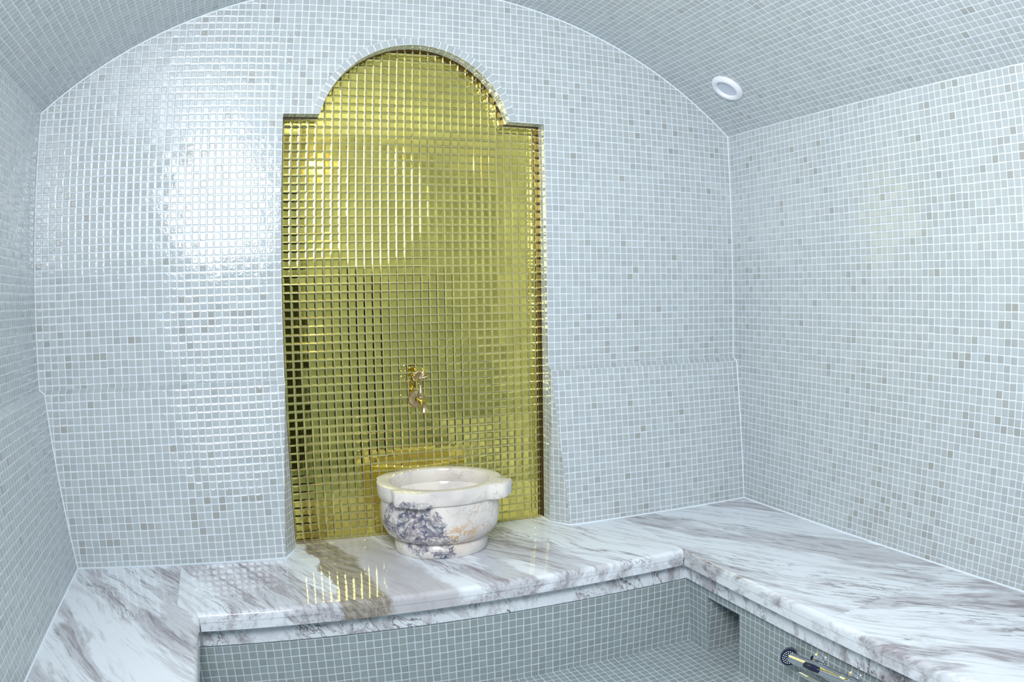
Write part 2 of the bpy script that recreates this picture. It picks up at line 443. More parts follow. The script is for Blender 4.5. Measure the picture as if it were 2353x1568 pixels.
def box(mb_or_bm, x0, x1, y0, y1, z0, z1):
    bm = mb_or_bm
    vs = [bm.verts.new(p) for p in [(x0, y0, z0), (x1, y0, z0), (x1, y1, z0), (x0, y1, z0), (x0, y0, z1), (x1, y0, z1), (x1, y1, z1), (x0, y1, z1)]]
    for f in [(0, 3, 2, 1), (4, 5, 6, 7), (0, 1, 5, 4), (1, 2, 6, 5), (2, 3, 7, 6), (3, 0, 4, 7)]: bm.faces.new([vs[i] for i in f])
    return vs
bm = bmesh.new(); box(bm, DX0, DX1, YF - 1.5, YF - 1.0, ZF, DZ1)
o = bm_obj('door_1', bm, M['door'], loc=(0, 0, 0), smooth=False); o.location = (0, 0, -ZF * S); tag(o, 'dark tinted glass door', kind='structure')
bm = bmesh.new()
box(bm, DX0, DX0 + 1, YF - 2, YF + 0.1, ZF, DZ1); box(bm, DX1 - 1, DX1, YF - 2, YF + 0.1, ZF, DZ1); box(bm, DX0 + 1, DX1 - 1, YF - 2, YF + 0.1, DZ1 - 1, DZ1)
f_ = bm_obj('door_frame', bm, M['door_frame'], parent=o, smooth=False)
# floor
b = MB()
for x0, x1 in zip(frange(XL, XR, 12)[:-1], frange(XL, XR, 12)[1:]):
    for y0, y1 in zip(ys[:-1], ys[1:]):
        b.face([(x0, y0, ZF), (x1, y0, ZF), (x1, y1, ZF), (x0, y1, ZF)], [(x0 + .3, y0), (x1 + .3, y0), (x1 + .3, y1), (x0 + .3, y1)])
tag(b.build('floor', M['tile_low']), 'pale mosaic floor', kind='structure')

# ------------------------------------------------------------------ sloping tiled backrests
def quadgrid(mb, p00, p10, p11, p01, u00, u10, u11, u01, nu=1, nv=1):
    def bl(a, b_, c, d, s, t): return tuple((1 - s) * (1 - t) * a[i] + s * (1 - t) * b_[i] + s * t * c[i] + (1 - s) * t * d[i] for i in range(len(a)))
    for i in range(nu):
        for j in range(nv):
            q = [(i / nu, j / nv), ((i + 1) / nu, j / nv), ((i + 1) / nu, (j + 1) / nv), (i / nu, (j + 1) / nv)]
            mb.face([bl(p00, p10, p11, p01, s, t) for s, t in q], [bl(u00, u10, u11, u01, s, t) for s, t in q])
# left of the niche
b = MB()
A, B_, C_, D = (XN0, 0, -0.42), (XN0, -1.0, -0.95), (-39.8, -3.7, ZB), (XN0 - 0.02, 0.0, ZB)
LT0, LB0 = (-71.1, -1.0, -1.1), (-68.65, -3.85, ZB)
b_face_rows = 23.0
quadgrid(b, LB0, C_, B_, LT0, (uback(-68.65), 0.15), (uback(-39.8), 0.15), (uback(XN0), b_face_rows), (uback(-71.1), b_face_rows), 12, 6)
quadgrid(b, LT0, B_, A, (XL, 0, -0.55), (uback(-71.1), 0.05), (uback(XN0), 0.05), (uback(XN0), 0.98), (uback(XL), 0.98), 12, 1)
quadgrid(b, C_, D, A, B_, (4.1, -23.5), (0, -23.5), (0, -0.42), (1.0, -0.42), 1, 1)
o = b.build('trim_7', M['tile'], origin=(-55, 0, ZB)); tag(o, 'sloping white mosaic lower wall with ledge, behind the bench left of the golden niche', kind='structure')
# right of the niche
b = MB()
A, B_, C_, D = (XN1, 0, -0.42), (XN1, -1.0, -0.95), (1.55, -3.1, ZB), (XN1, 0.0, ZB)
RT, RB = (XR, -1.0, -1.25), (XR, -4.0, ZB)
quadgrid(b, C_, RB, RT, B_, (uback(1.55), 0.2), (33, 0.2), (33, 23), (uback(XN1), 23), 12, 6)
quadgrid(b, B_, RT, (XR, 0, -0.5), A, (uback(XN1) + .4, 0.05), (33.4, 0.05), (33, 0.98), (uback(XN1), 0.98), 12, 1)
quadgrid(b, D, C_, B_, A, (0, -23.5), (3.95, -23.5), (1.0, -0.42), (0, -0.42), 1, 1)
o = b.build('trim_8', M['tile'], origin=(16, 0, ZB)); tag(o, 'sloping white mosaic lower wall with ledge, between golden niche and right wall', kind='structure')
# along the left wall
b = MB()
yb = YF
quadgrid(b, (-68.65, yb, ZB), (-68.65, -3.85, ZB), (-71.1, -1.0, -1.1), (-71.1, yb, -1.1), (yb, 0.15), (-3.85, 0.15), (-1.0, 23), (yb, 23), 24, 6)
quadgrid(b, (-71.1, yb, -1.1), (-71.1, -1.0, -1.1), (XL, 0, -0.55), (XL, yb, -0.55), (yb, 0.05), (-1, 0.05), (0, .98), (yb, .98), 24, 1)
o = b.build('trim_9', M['tile'], origin=(-72, -50, ZB)); tag(o, 'sloping white mosaic lower wall with ledge, running along the left wall', kind='structure')

# ring of tiles round the niche arch
b = MB()
R0, R1, YP = NR, NR + 1.08, -0.06
aa = frange(-math.asin(NHW / NR), math.asin(NHW / NR), 0.04)
for q0, q1 in zip(aa[:-1], aa[1:]):
    P0 = lambda r, q: (NC + r * math.sin(q), NZ + r * math.cos(q))
    u0_, u1_ = q0 * R0 / 1.04, q1 * R0 / 1.04
    i0, i1, e0, e1 = P0(R0, q0), P0(R0, q1), P0(R1, q0), P0(R1, q1)
    b.face([(i0[0], YP, i0[1]), (i1[0], YP, i1[1]), (e1[0], YP, e1[1]), (e0[0], YP, e0[1])], [(u0_, 0.03), (u1_, 0.03), (u1_, 0.97), (u0_, 0.97)])
    b.face([(e0[0], YP, e0[1]), (e1[0], YP, e1[1]), (e1[0], 0, e1[1]), (e0[0], 0, e0[1])], [(u0_, 0), (u1_, 0), (u1_, 0), (u0_, 0)])
    b.face([(i1[0], YP, i1[1]), (i0[0], YP, i0[1]), (i0[0], 0, i0[1]), (i1[0], 0, i1[1])], [(u1_, 0), (u0_, 0), (u0_, 0), (u1_, 0)])
tag(b.build('trim_1', M['tile_trim']), 'ring of white tiles round the arch of the niche', kind='structure')
# pale bead in the vault joint and the wall corners
def bead(name, pts, r, label):
    cu = bpy.data.curves.new(name, 'CURVE'); cu.dimensions = '3D'; cu.bevel_depth = r * S; cu.bevel_resolution = 2
    sp = cu.splines.new('POLY'); sp.points.add(len(pts) - 1)
    for p, q in zip(sp.points, pts): v = W(*q); p.co = (*v, 1)
    o = bpy.data.objects.new(name + '_c', cu); COL.objects.link(o)
    me = bpy.data.meshes.new_from_object(o.evaluated_get(bpy.context.evaluated_depsgraph_get())); bpy.data.objects.remove(o)
    me.name = name; o = bpy.data.objects.new(name, me); COL.objects.link(o); me.materials.clear(); me.materials.append(M['grout'])
    for p in me.polygons: p.use_smooth = True
    return tag(o, label, kind='structure')
bead('trim_2', [(CX + RV * math.sin(q), 0.05, ZV + RV * math.cos(q)) for q in frange(aL, aV, 0.02)], 0.17, 'white grout bead along the vault edge')
bead('trim_3', [(XR, 0, zvault(XR)), (XR, 0, -0.6), (XR, -1.0, -1.25), (XR, -4.0, ZB)], 0.13, 'white grout bead in the right corner')
bead('trim_4', [(XL, 0, zvault(XL)), (XL, 0, -0.55), (-71.1, -1.0, -1.1), (-68.65, -3.85, ZB)], 0.13, 'white grout bead in the left corner')
bead('trim_5', [(XR, YF, ZB + .05), (XR, -4.0, ZB + .05), (1.55, -3.1, ZB + .05), (XN1, 0, ZB + .05), (XN1, YG, ZB + .05)], 0.16, 'white grout bead where right walls meet the bench')
bead('trim_6', [(-68.65, YF, ZB + .05), (-68.65, -3.85, ZB + .05), (-39.8, -3.7, ZB + .05), (XN0, 0, ZB + .05), (XN0, YG, ZB + .05)], 0.16, 'white grout bead where left backrests meet the bench')

# ------------------------------------------------------------------ golden mosaic panel in the niche
pan = thing('mosaic_panel', (NC, YG, ZB), 'golden mirror glass mosaic filling the tall arched niche behind the basin', 'mosaic panel')
OR = (NC, YG, ZB)
PT = 1.145
b = MB()
def ztop(x): return znich(x)
xs = sorted(set([XN0] + [NC - NHW, NC + NHW, XN1] + frange(XN0, NC - NHW, 1) + arcx + frange(NC + NHW, XN1, 1)))
YBED = YG + 0.0
for x0, x1 in zip(xs[:-1], xs[1:]):
    if x1 - x0 < 1e-6: continue
    xm = (x0 + x1) / 2
    if abs(xm - NC) < NHW:
        z0_, z1_ = NZ + math.sqrt(max(0, NR**2 - (x0 - NC)**2)), NZ + math.sqrt(max(0, NR**2 - (x1 - NC)**2))
    else: z0_ = z1_ = ZSH
    b.face([(x0, YG + 0.06, ZB - .2), (x1, YG + 0.06, ZB - .2), (x1, YG + 0.06, z1_), (x0, YG + 0.06, z0_)])
b.build('backing', M['gold_grout'], parent=pan, origin=OR)
# tiles: shallow dished chips (mirrored backs are chamfered), cut to the outline of the niche
tb = bmesh.new(); uvl = tb.loops.layers.uv.new('UVMap')
GX = NC - 0.015; GZ = -0.628
GAP, BW = 0.028, 0.21
ga, gb = math.tan(math.radians(6.0)), math.tan(math.radians(12.0))
i0 = int(math.floor((XN0 - GX) / PT)); i1 = int(math.ceil((XN1 - GX) / PT))
j0 = int(math.floor((ZB - GZ) / PT)); j1 = int(math.ceil((NZ + NR - GZ) / PT))
for i in range(i0, i1):
    for j in range(j0, j1):
        xa, xb, za, zb_ = GX + i * PT + GAP, GX + (i + 1) * PT - GAP, GZ + j * PT + GAP, GZ + (j + 1) * PT - GAP
        if xb < XN0 + .05 or xa > XN1 - .05 or zb_ < ZB: continue
        zt = max(znich(min(max(xa, XN0), XN1)), znich(min(max(xb, XN0), XN1)), znich(min(max((xa + xb) / 2, XN0), XN1)))
        if za > zt: continue
        tx, tz = rnd.gauss(0, 0.0045), rnd.gauss(0, 0.0045)
        if rnd.random() < 0.02: tx += rnd.gauss(0, 0.012); tz += rnd.gauss(0, 0.012)
        rings = []
        w = (xb - xa); d1, d2 = BW * 0.45 * w / 1.0, BW * w
        dep = [0.0, d1 * gb, d1 * gb + (d2 - d1) * ga]
        for ins, dp in zip((0, d1, d2), dep):
            x0, x1, z0, z1 = xa + ins, xb - ins, za + ins, zb_ - ins
            ring = []
            for (x, z) in ((x0, z0), (x1, z0), (x1, z1), (x0, z1)):
                cx_, cz_ = x - (xa + xb) / 2, z - (za + zb_) / 2
                ring.append(tb.verts.new((x, YG + dp + cx_ * tx + cz_ * tz, z)))
            rings.append(ring)
        fs = []
        for r0, r1 in zip(rings[:-1], rings[1:]):
            for q in range(4): fs.append(tb.faces.new([r0[q], r0[(q + 1) % 4], r1[(q + 1) % 4], r1[q]]))
        fs.append(tb.faces.new(rings[-1]))
        for f in fs:
            for l in f.loops: l[uvl].uv = (i + .5, j + .5)
# cut to the outline (sides, bottom, shoulders, arch)
def cut(verts_faces_filter, co, no):
    geom = [f for f in tb.faces if verts_faces_filter(f)]
    gv = set(v for f in geom for v in f.verts); ge = set(e for f in geom for e in f.edges)
    bmesh.ops.bisect_plane(tb, geom=list(gv) + list(ge) + geom, plane_co=co, plane_no=no, clear_outer=True, dist=1e-5)
cut(lambda f: f.calc_center_median().x < XN0 + 3, (XN0 + .02, 0, 0), (-1, 0, 0))
cut(lambda f: f.calc_center_median().x > XN1 - 3, (XN1 - .02, 0, 0), (1, 0, 0))
cut(lambda f: f.calc_center_median().z < ZB + 3, (0, 0, ZB + .02), (0, 0, -1))
for co, no in (((0, 0, ZSH - .02), (0, 0, 1)), ((NC - NHW + .01, 0, 0), (1, 0, 0)), ((NC + NHW - .01, 0, 0), (1, 0, 0))):
    bmesh.ops.bisect_plane(tb, geom=tb.verts[:] + tb.edges[:] + tb.faces[:], plane_co=co, plane_no=no, dist=1e-5)
dead = [f for f in tb.faces if f.calc_center_median().z > ZSH - .02 and abs(f.calc_center_median().x - NC) > NHW - .01]
bmesh.ops.delete(tb, geom=dead, context='FACES')
for q in frange(-a0, a0, 0.06):
    nx, nz = math.sin(q), math.cos(q)
    cut(lambda f: f.calc_center_median().z > ZSH - .02, (NC + (NR - .01) * nx, 0, NZ + (NR - .01) * nz), (nx, 0, nz))
bmesh.ops.translate(tb, vec=(-OR[0], -OR[1], -OR[2]), verts=tb.verts)
bmesh.ops.scale(tb, vec=(S, S, S), verts=tb.verts)
for f in tb.faces:
    if f.normal.y > 0: f.normal_flip()
me = bpy.data.meshes.new('gold_tiles'); tb.to_mesh(me); tb.free(); me.materials.append(M['gold'])
o = bpy.data.objects.new('gold_tiles', me); COL.objects.link(o); o.parent = pan
# narrow amber band where the panel meets the jamb
b = MB()
for pts in ([(XN0, ZB), (XN0, ZSH)], [(XN0, ZSH), (NC - NHW, ZSH)], arcpts, [(NC + NHW, ZSH), (XN1, ZSH)], [(XN1, ZSH), (XN1, ZB)]):
    jamb(b, pts, ND, YG + 0.35, 0, 1)
e_ = b.build('edge_band', M['amber'], parent=pan, origin=OR); e_['label'] = 'dark amber glass edge band'

# ------------------------------------------------------------------ marble bench
TH = 1.12
def prism(outline, z0, z1, bevel_edges=(), r=0.5, seg=4):
    """extruded outline; bevel_edges = indices i of outline edges (i,i+1) whose TOP edge is rounded"""
    bm = bmesh.new()
    lo = [bm.verts.new((x, y, z0)) for x, y in outline]; hi = [bm.verts.new((x, y, z1)) for x, y in outline]
    n = len(outline)
    bm.faces.new(hi); bm.faces.new(lo[::-1])
    for i in range(n): bm.faces.new([lo[i], lo[(i + 1) % n], hi[(i + 1) % n], hi[i]])
    es = [e for e in bm.edges if any({e.verts[0], e.verts[1]} == {hi[i], hi[(i + 1) % n]} for i in bevel_edges)]
    if es: bmesh.ops.bevel(bm, geom=es, offset=r, segments=seg, profile=0.5, affect='EDGES')
    return bm
def slab(label, outline, front_edges, mat, g=0.012):
    ox = sum(p[0] for p in outline) / len(outline); oy = sum(p[1] for p in outline) / len(outline)
    t = thing('marble_slab', (ox, oy, ZB - TH * 2), label, 'bench top')
    loc = [(x - ox, y - oy) for x, y in outline]
    bm_obj('slab', prism(loc, TH, TH * 2, front_edges, 0.62, 5), mat, parent=t, angle=30)
    # glued strip that doubles the thickness under the front edge
    for i in front_edges:
        (xa, ya), (xb, yb_) = loc[i], loc[(i + 1) % len(loc)]
        d = Vector((xb - xa, yb_ - ya)).normalized(); nrm = Vector((-d.y, d.x)) * 2.0     # inward (outline is counter-clockwise)
        e = 0.06; n1 = Vector((-d.y, d.x)) * e
        o_ = [(xa + n1.x, ya + n1.y), (xb + n1.x, yb_ + n1.y), (xb + nrm.x, yb_ + nrm.y), (xa + nrm.x, ya + nrm.y)]
        bm_obj('edge_strip', prism(o_, 0.02, TH, (), 0), mat, parent=t, smooth=False)
    return t
EL = -51.35; EY = -20.4; CR = (10.05, -20.55)
def xr(y): return CR[0] + 0.15 * (CR[1] - y) / 40.0
ye = YF + 2.2
slab('white marble bench slab with grey veins along the left wall', [(-68.6, ye), (EL, ye), (EL, EY - .45), (-53.98, -18.2), (-54.06, -3.8), (-68.6, -3.8)], [1], M['marble_left'])
slab('long marble bench slab with a brown band, under the basin', [(-53.96, -18.2), (EL + 0.02, EY - .44), (CR[0] - .03, CR[1] + 0.02), (10.3, -3.6), (1.55, -3.05), (XN1 - .05, YG - .1), (XN0 + .05, YG - .1), (-39.75, -3.65), (-54.04, -3.75)], [1], M['marble_back'])
ol = [(CR[0] + .02, CR[1]), (xr(-48.4), -48.4), (XR - .05, -48.4), (XR - .05, -3.95), (10.33, -3.65)]
slab('marble bench slab in the far right corner, below the right wall', ol, [0], M['marble_right'])
ol = [(xr(-48.42), -48.42), (xr(ye), ye), (XR - .05, ye), (XR - .05, -48.42)]
slab('nearest marble bench slab along the right wall, swirled grey veins at its edge', ol, [0], M['marble_near'])

ZS = ZB - 2 * TH                                   # underside of the slabs
bench = thing('tiled_bench', (-20, -19.0, ZF), 'mosaic tiled bench base with marble fascia under the marble slabs', 'bench')
OB = (-20, -19.0, ZF)
YR = -18.8
XT, XBt = 11.9, 13.05                                # right riser leans inwards towards its foot
def xris(z): return XT + (XBt - XT) * (ZS - z) / (ZS - ZF)
SZ, SD = -30.25, 26.0
SY0, SY1 = -23.4, -30.6        # drain recess in the right riser
b = MB()
quadgrid(b, (EL - 2.4, YR, ZF), (XBt, YR, ZF), (XT, YR, ZS), (EL - 2.4, YR, ZS), (EL - 2.1, ZF), (XBt + .3, ZF), (XT + .3, ZS), (EL - 2.1, ZS), 1, 1)
def rr(y0, y1, z0, z1): quadgrid(b, (xris(z0), y1, z0), (xris(z0), y0, z0), (xris(z1), y0, z1), (xris(z1), y1, z1), (y1, z0), (y0, z0), (y0, z1), (y1, z1))
b.face([(xris(ZF), YR, ZF), (xris(ZF), SY0, ZF), (xris(ZS), SY0, ZS), (xris(ZS), YR, ZS)], [(YR, ZF), (SY0, ZF), (SY0, ZS), (YR, ZS)])
b.face([(xris(SZ), SY0, SZ), (xris(SZ), SY1, SZ), (xris(ZS), SY1, ZS), (xris(ZS), SY0, ZS)], [(SY0, SZ), (SY1, SZ), (SY1, ZS), (SY0, ZS)])
b.face([(xris(ZF), SY1, ZF), (xris(ZF), YF + 2.2, ZF), (xris(ZS), YF + 2.2, ZS), (xris(ZS), SY1, ZS)], [(SY1, ZF), (YF, ZF), (YF, ZS), (SY1, ZS)])
# recess lining
b.face([(xris(ZF), SY0, ZF), (SD, SY0, ZF), (SD, SY0, SZ), (xris(SZ), SY0, SZ)], [(xris(ZF), ZF + .3), (SD, ZF + .3), (SD, SZ + .3), (xris(SZ), SZ + .3)])
b.face([(SD, SY1, ZF), (xris(ZF), SY1, ZF), (xris(SZ), SY1, SZ), (SD, SY1, SZ)], [(SD, ZF), (xris(ZF), ZF), (xris(SZ), SZ), (SD, SZ)])
b.face([(SD, SY0, ZF), (SD, SY1, ZF), (SD, SY1, SZ), (SD, SY0, SZ)], [(SY0, ZF), (SY1, ZF), (SY1, SZ), (SY0, SZ)])
b.face([(xris(SZ), SY0, SZ), (SD, SY0, SZ), (SD, SY1, SZ), (xris(SZ), SY1, SZ)], [(xris(SZ), SY0), (SD, SY0), (SD, SY1), (xris(SZ), SY1)])
# left riser
b.face([(EL - 2.4, YF + 2.2, ZF), (EL - 2.4, YR, ZF), (EL - 2.4, YR, ZS), (EL - 2.4, YF + 2.2, ZS)], [(YF, ZF), (YR, ZF), (YR, ZS), (YF, ZS)])
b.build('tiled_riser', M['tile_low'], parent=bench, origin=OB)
# fascia boards: back, right, left
FZ0, FZ1 = -28.65, ZS - 0.02
FB = YR - 0.35; FXR = 11.55
def fas(outline):
    ob = [(x - OB[0], y - OB[1]) for x, y in outline]
    bm = prism(ob, FZ0 - ZF, FZ1 - ZF)
    bm_obj('fascia', bm, M['marble_strip'], parent=bench, smooth=False)
fas([(EL - 1.6, FB), (FXR + .1, FB), (FXR + .9, FB + 0.45), (EL - 2.4, FB + 0.45)])
fas([(FXR, FB - 0.02), (FXR, YF + 2.2), (FXR + 1.0, YF + 2.2), (FXR + 1.0, FB + .4)][::-1])
fas([(EL - 2.4, YF + 2.2), (EL - 1.6, YF + 2.2), (EL - 1.6, FB - 0.02), (EL - 2.4, FB + .4)])

# ------------------------------------------------------------------ marble wash basin (kurna)
KC = (-18.5, -4.6); KY = 0.88
kur = thing('marble_basin', (KC[0], KC[1], ZB), 'round white marble wash basin with blue and orange veins on the bench', 'basin')
def lathe(rings, seg=96, rfun=None, close_top=False, close_bot=False, ky=1.0):
    bm = bmesh.new(); R_ = []
    for (r, z, lug) in rings:
        ring = []
        for i in range(seg):
            a = 2 * math.pi * i / seg
            rr_ = r + (rfun(a) * lug if rfun else 0)
            ring.append(bm.verts.new((rr_ * math.cos(a), rr_ * math.sin(a) * ky, z)))
        R_.append(ring)
    for r0, r1 in zip(R_[:-1], R_[1:]):
        for i in range(seg): bm.faces.new([r0[i], r0[(i + 1) % seg], r1[(i + 1) % seg], r1[i]])
    if close_bot: bm.faces.new(R_[0][::-1])
    if close_top: bm.faces.new(R_[-1])
    return bm
def lugf(a):
    t = 0
    for c, amp, w in ((math.radians(231), 0.72, 0.25), (math.radians(323), 0.95, 0.20), (math.radians(143), 0.22, 0.22)):
        d = abs((a - c + math.pi) % (2 * math.pi) - math.pi)
        s = max(0.0, min(1.0, (w + 0.14 - d) / 0.22)); s = s * s * (3 - 2 * s)
        # lug ends are nearly straight: compensate for curvature
        t = max(t, amp * s * (1.0 + 0.10 * min(1.0, (d / w) ** 2)))
    return t
HT = ZB * -1 - 14.2                                # height of the rim above the bench
bm_obj('foot', lathe([(0.0, 0, 0), (6.2, 0, 0), (6.35, 0.12, 0), (6.4, 1.2, 0), (6.3, 1.55, 0), (6.05, 1.75, 0), (6.0, 1.95, 0)], 96, ky=KY), M['basin'], parent=kur, angle=50)
bm_obj('bowl', lathe([(6.0, 1.9, 0), (6.7, 2.15, 0), (7.4, 2.75, 0), (7.85, 3.6, 0), (8.05, 4.6, 0), (8.1, 5.6, 0), (8.05, 6.5, 0), (7.95, HT - 1.95, 0),
                      (7.0, HT - 1.9, 0), (6.75, HT - 2.5, 0), (6.5, HT - 4, 0), (5.9, HT - 5.4, 0), (4.6, HT - 6.3, 0), (2.6, HT - 6.7, 0), (0.3, HT - 6.8, 0)], 96, ky=KY), M['basin'], parent=kur, angle=45)
bm_obj('rim', lathe([(7.9, HT - 2.0, 0), (8.25, HT - 2.0, 1.6), (8.36, HT - 1.88, 1.65), (8.42, HT - 1.2, 1.65), (8.44, HT - 0.2, 1.65), (8.40, HT - 0.04, 1.62), (8.30, HT, 1.55),
                     (7.2, HT - 0.02, 0.15), (6.8, HT - 0.08, 0), (6.68, HT - 0.3, 0), (6.7, HT - 1.2, 0), (6.95, HT - 1.95, 0)], 160, lugf, ky=KY), M['basin'], parent=kur, angle=40)

# ------------------------------------------------------------------ brass tap on the golden panel
TX, TZ = -19.35, -4.35
tap = thing('water_tap', (TX, YG, TZ), 'ornate aged brass water tap with shell handle on the golden mosaic', 'tap')
def ax_lathe(prof, axis, seg=32, org=(0, 0, 0), flute=0, fa=0.0):
    """profile (r, t) turned about an axis direction"""
    ax = Vector(axis).normalized(); u = ax.orthogonal().normalized(); v = ax.cross(u)
    bm = bmesh.new(); R_ = []
    for r, t in prof:
        ring = []
        for i in range(seg):
            a = 2 * math.pi * i / seg; q = r * (1 + (fa * math.cos(flute * a) if flute else 0))
            ring.append(bm.verts.new(Vector(org) + ax * t + u * (q * math.cos(a)) + v * (q * math.sin(a))))
        R_.append(ring)
    for r0, r1 in zip(R_[:-1], R_[1:]):
        for i in range(seg): bm.faces.new([r0[i], r0[(i + 1) % seg], r1[(i + 1) % seg], r1[i]])
    bm.faces.new(R_[0][::-1]); bm.faces.new(R_[-1])
    return bm
# fluted rosette: radial petals
bm = bmesh.new(); N = 96
rings = []
for r, y, fl in ((1.22, -0.0, 0), (1.25, -0.10, 0), (1.18, -0.20, 0.0), (1.10, -0.18, 0.05), (0.75, -0.32, 0.07), (0.42, -0.42, 0.05), (0.34, -0.5, 0), (0.32, -0.9, 0)):
    rings.append([bm.verts.new((r * math.cos(2 * math.pi * i / N), y - fl * (0.5 + 0.5 * math.cos(24 * 2 * math.pi * i / N)) + fl, r * math.sin(2 * math.pi * i / N))) for i in range(N)])
for r0, r1 in zip(rings[:-1], rings[1:]):
    for i in range(N): bm.faces.new([r0[i], r0[(i + 1) % N], r1[(i + 1) % N], r1[i]])
bm_obj('rosette', bm, M['brass'], parent=tap, angle=25)
bm_obj('body', ax_lathe([(0.30, 0.4), (0.30, 1.3), (0.42, 1.45), (0.36, 1.65), (0.44, 1.9), (0.50, 2.4), (0.46, 3.0), (0.30, 3.2)], (0, -1, 0), 32), M['brass'], parent=tap, angle=40)
# spout: curves forward and down, ending in a fluted lip
bm = bmesh.new()
path = [(0, -2.9, 0.0), (0, -3.5, -0.05), (0, -4.0, -0.25), (0, -4.35, -0.6), (0, -4.5, -1.0), (0, -4.55, -1.3)]
rad = [0.40, 0.36, 0.34, 0.36, 0.42, 0.46]
prev = None
for i_, (p, r) in enumerate(zip(path, rad)):
    d = (Vector(path[min(i_ + 1, len(path) - 1)]) - Vector(path[max(i_ - 1, 0)])).normalized()
    u = Vector((1, 0, 0)); v = d.cross(u).normalized(); ring = []
    for a in range(24):
        q = r * (1 + (0.08 * math.cos(8 * 2 * math.pi * a / 24) if i_ > 2 else 0))
        ring.append(bm.verts.new(Vector(p) + u * q * math.cos(2 * math.pi * a / 24) + v * q * math.sin(2 * math.pi * a / 24)))
    if prev:
        for a in range(24): bm.faces.new([prev[a], prev[(a + 1) % 24], ring[(a + 1) % 24], ring[a]])
    prev = ring
bm.faces.new(prev)
bm_obj('spout', bm, M['brass'], parent=tap, angle=50)
HY = -2.35
bm_obj('stem', ax_lathe([(0.42, 0.3), (0.46, 0.5), (0.40, 0.62), (0.44, 0.8), (0.34, 1.3), (0.24, 1.9), (0.20, 2.2), (0.28, 2.3), (0.28, 2.4), (0.17, 2.5), (0.17, 2.9), (0.25, 3.05), (0.27, 3.2), (0.18, 3.35)], (0, 0, 1), 24, (0, HY, 0)), M['brass'], parent=tap, angle=40)
# scallop shell handle
bm = bmesh.new(); n_ = 57; lay = []
for t in (0.0, 0.35, 0.7, 0.92, 1.0):
    row = []
    for i in range(n_):
        a = math.radians(-12 + 204 * i / (n_ - 1)); ridge_ = 0.5 + 0.5 * math.cos(9 * math.radians(204) * i / (n_ - 1) / math.radians(204) * 2 * math.pi)
        r = 0.15 + 1.0 * t * (0.86 + 0.14 * ridge_)
        row.append((r * math.cos(a), -0.10 - 0.16 * ridge_ * min(1, t * 1.4) * (1 if t < 0.99 else 0.5), 3.15 + r * math.sin(a) * 1.0))
    lay.append(row)
fr = [[bm.verts.new((x, HY + y, z)) for x, y, z in row] for row in lay]
bk = [[bm.verts.new((x, HY + 0.12, z)) for x, y, z in row] for row in lay]
for k_ in range(len(lay) - 1):
    for i in range(n_ - 1):
        bm.faces.new([fr[k_][i], fr[k_][i + 1], fr[k_ + 1][i + 1], fr[k_ + 1][i]]); bm.faces.new([bk[k_][i + 1], bk[k_][i], bk[k_ + 1][i], bk[k_ + 1][i + 1]])
for i in range(n_ - 1):
    bm.faces.new([fr[-1][i], fr[-1][i + 1], bk[-1][i + 1], bk[-1][i]]); bm.faces.new([fr[0][i + 1], fr[0][i], bk[0][i], bk[0][i + 1]])
for k_ in range(len(lay) - 1):
    for i in (0, n_ - 1): bm.faces.new([fr[k_][i], fr[k_ + 1][i], bk[k_ + 1][i], bk[k_][i]])
h_ = bm_obj('shell_handle', bm, M['brass'], parent=tap, angle=30)

# ------------------------------------------------------------------ round lamp in the vault
lx, ly = 26.0, -10.0
q = math.asin((lx - CX) / RV); lz = zvault(lx)
lamp = thing('ceiling_light', (lx, ly, lz), 'round white ceiling light with grey centre on the right side of the vault', 'ceiling light')
lamp.rotation_euler = (0, q + math.pi, 0)             # local +z points down into the room
R_ = 2.62
bm_obj('trim_ring', lathe([(R_, -0.1, 0), (R_ + .03, 0.12, 0), (R_ - 0.08, 0.38, 0), (R_ - 0.35, 0.62, 0), (R_ - 0.65, 0.68, 0), (R_ - 0.95, 0.52, 0), (R_ - 1.02, 0.30, 0), (R_ - 1.02, 0.0, 0)], 64), M['white_plastic'], parent=lamp, angle=50)
bm_obj('diffuser', lathe([(0.01, 0.16, 0), (0.8, 0.17, 0), (R_ - 1.03, 0.22, 0), (R_ - 1.03, 0.0, 0)], 64), M['diffuser'], parent=lamp, angle=50)

# warm lamp on the front wall (only seen mirrored in the gold)
wl = thing('wall_lamp', (-20.4, YF, 47.5), 'small warm wall lamp above the door side', 'lamp')
bm_obj('mount', ax_lathe([(1.2, 0), (1.2, 0.3), (0.9, 0.6)], (0, 1, 0), 24), M['white_plastic'], parent=wl, angle=40)
bm = bmesh.new(); bmesh.ops.create_uvsphere(bm, u_segments=24, v_segments=12, radius=1.3); bmesh.ops.translate(bm, vec=(0, 1.6, 0), verts=bm.verts)
bm_obj('shade', bm, M['lamp'], parent=wl)

# ------------------------------------------------------------------ hand shower and its mixer on the right riser
def tube(path, rad, seg=20, caps=True):
    bm = bmesh.new(); prev = None; first = None
    n = len(path); ref = Vector((0, 0, 1))
    for i in range(n):
        d = (Vector(path[min(i + 1, n - 1)]) - Vector(path[max(i - 1, 0)])).normalized()
        u = d.cross(ref).normalized(); v = u.cross(d)
        r = rad[i] if isinstance(rad, (list, tuple)) else rad
        ring = [bm.verts.new(Vector(path[i]) + u * r * math.cos(2 * math.pi * a / seg) + v * r * math.sin(2 * math.pi * a / seg)) for a in range(seg)]
        if prev:
            for a in range(seg): bm.faces.new([prev[a], prev[(a + 1) % seg], ring[(a + 1) % seg], ring[a]])
        else: first = ring
        prev = ring
    if caps: bm.faces.new(prev); bm.faces.new(first[::-1])
    return bm
HX, HZ = 10.7, -30.7
hs = thing('hand_shower', (HX, -42.4, HZ - 0.5), 'chrome hand shower with dark blue grip, hung under the right marble bench', 'hand shower')
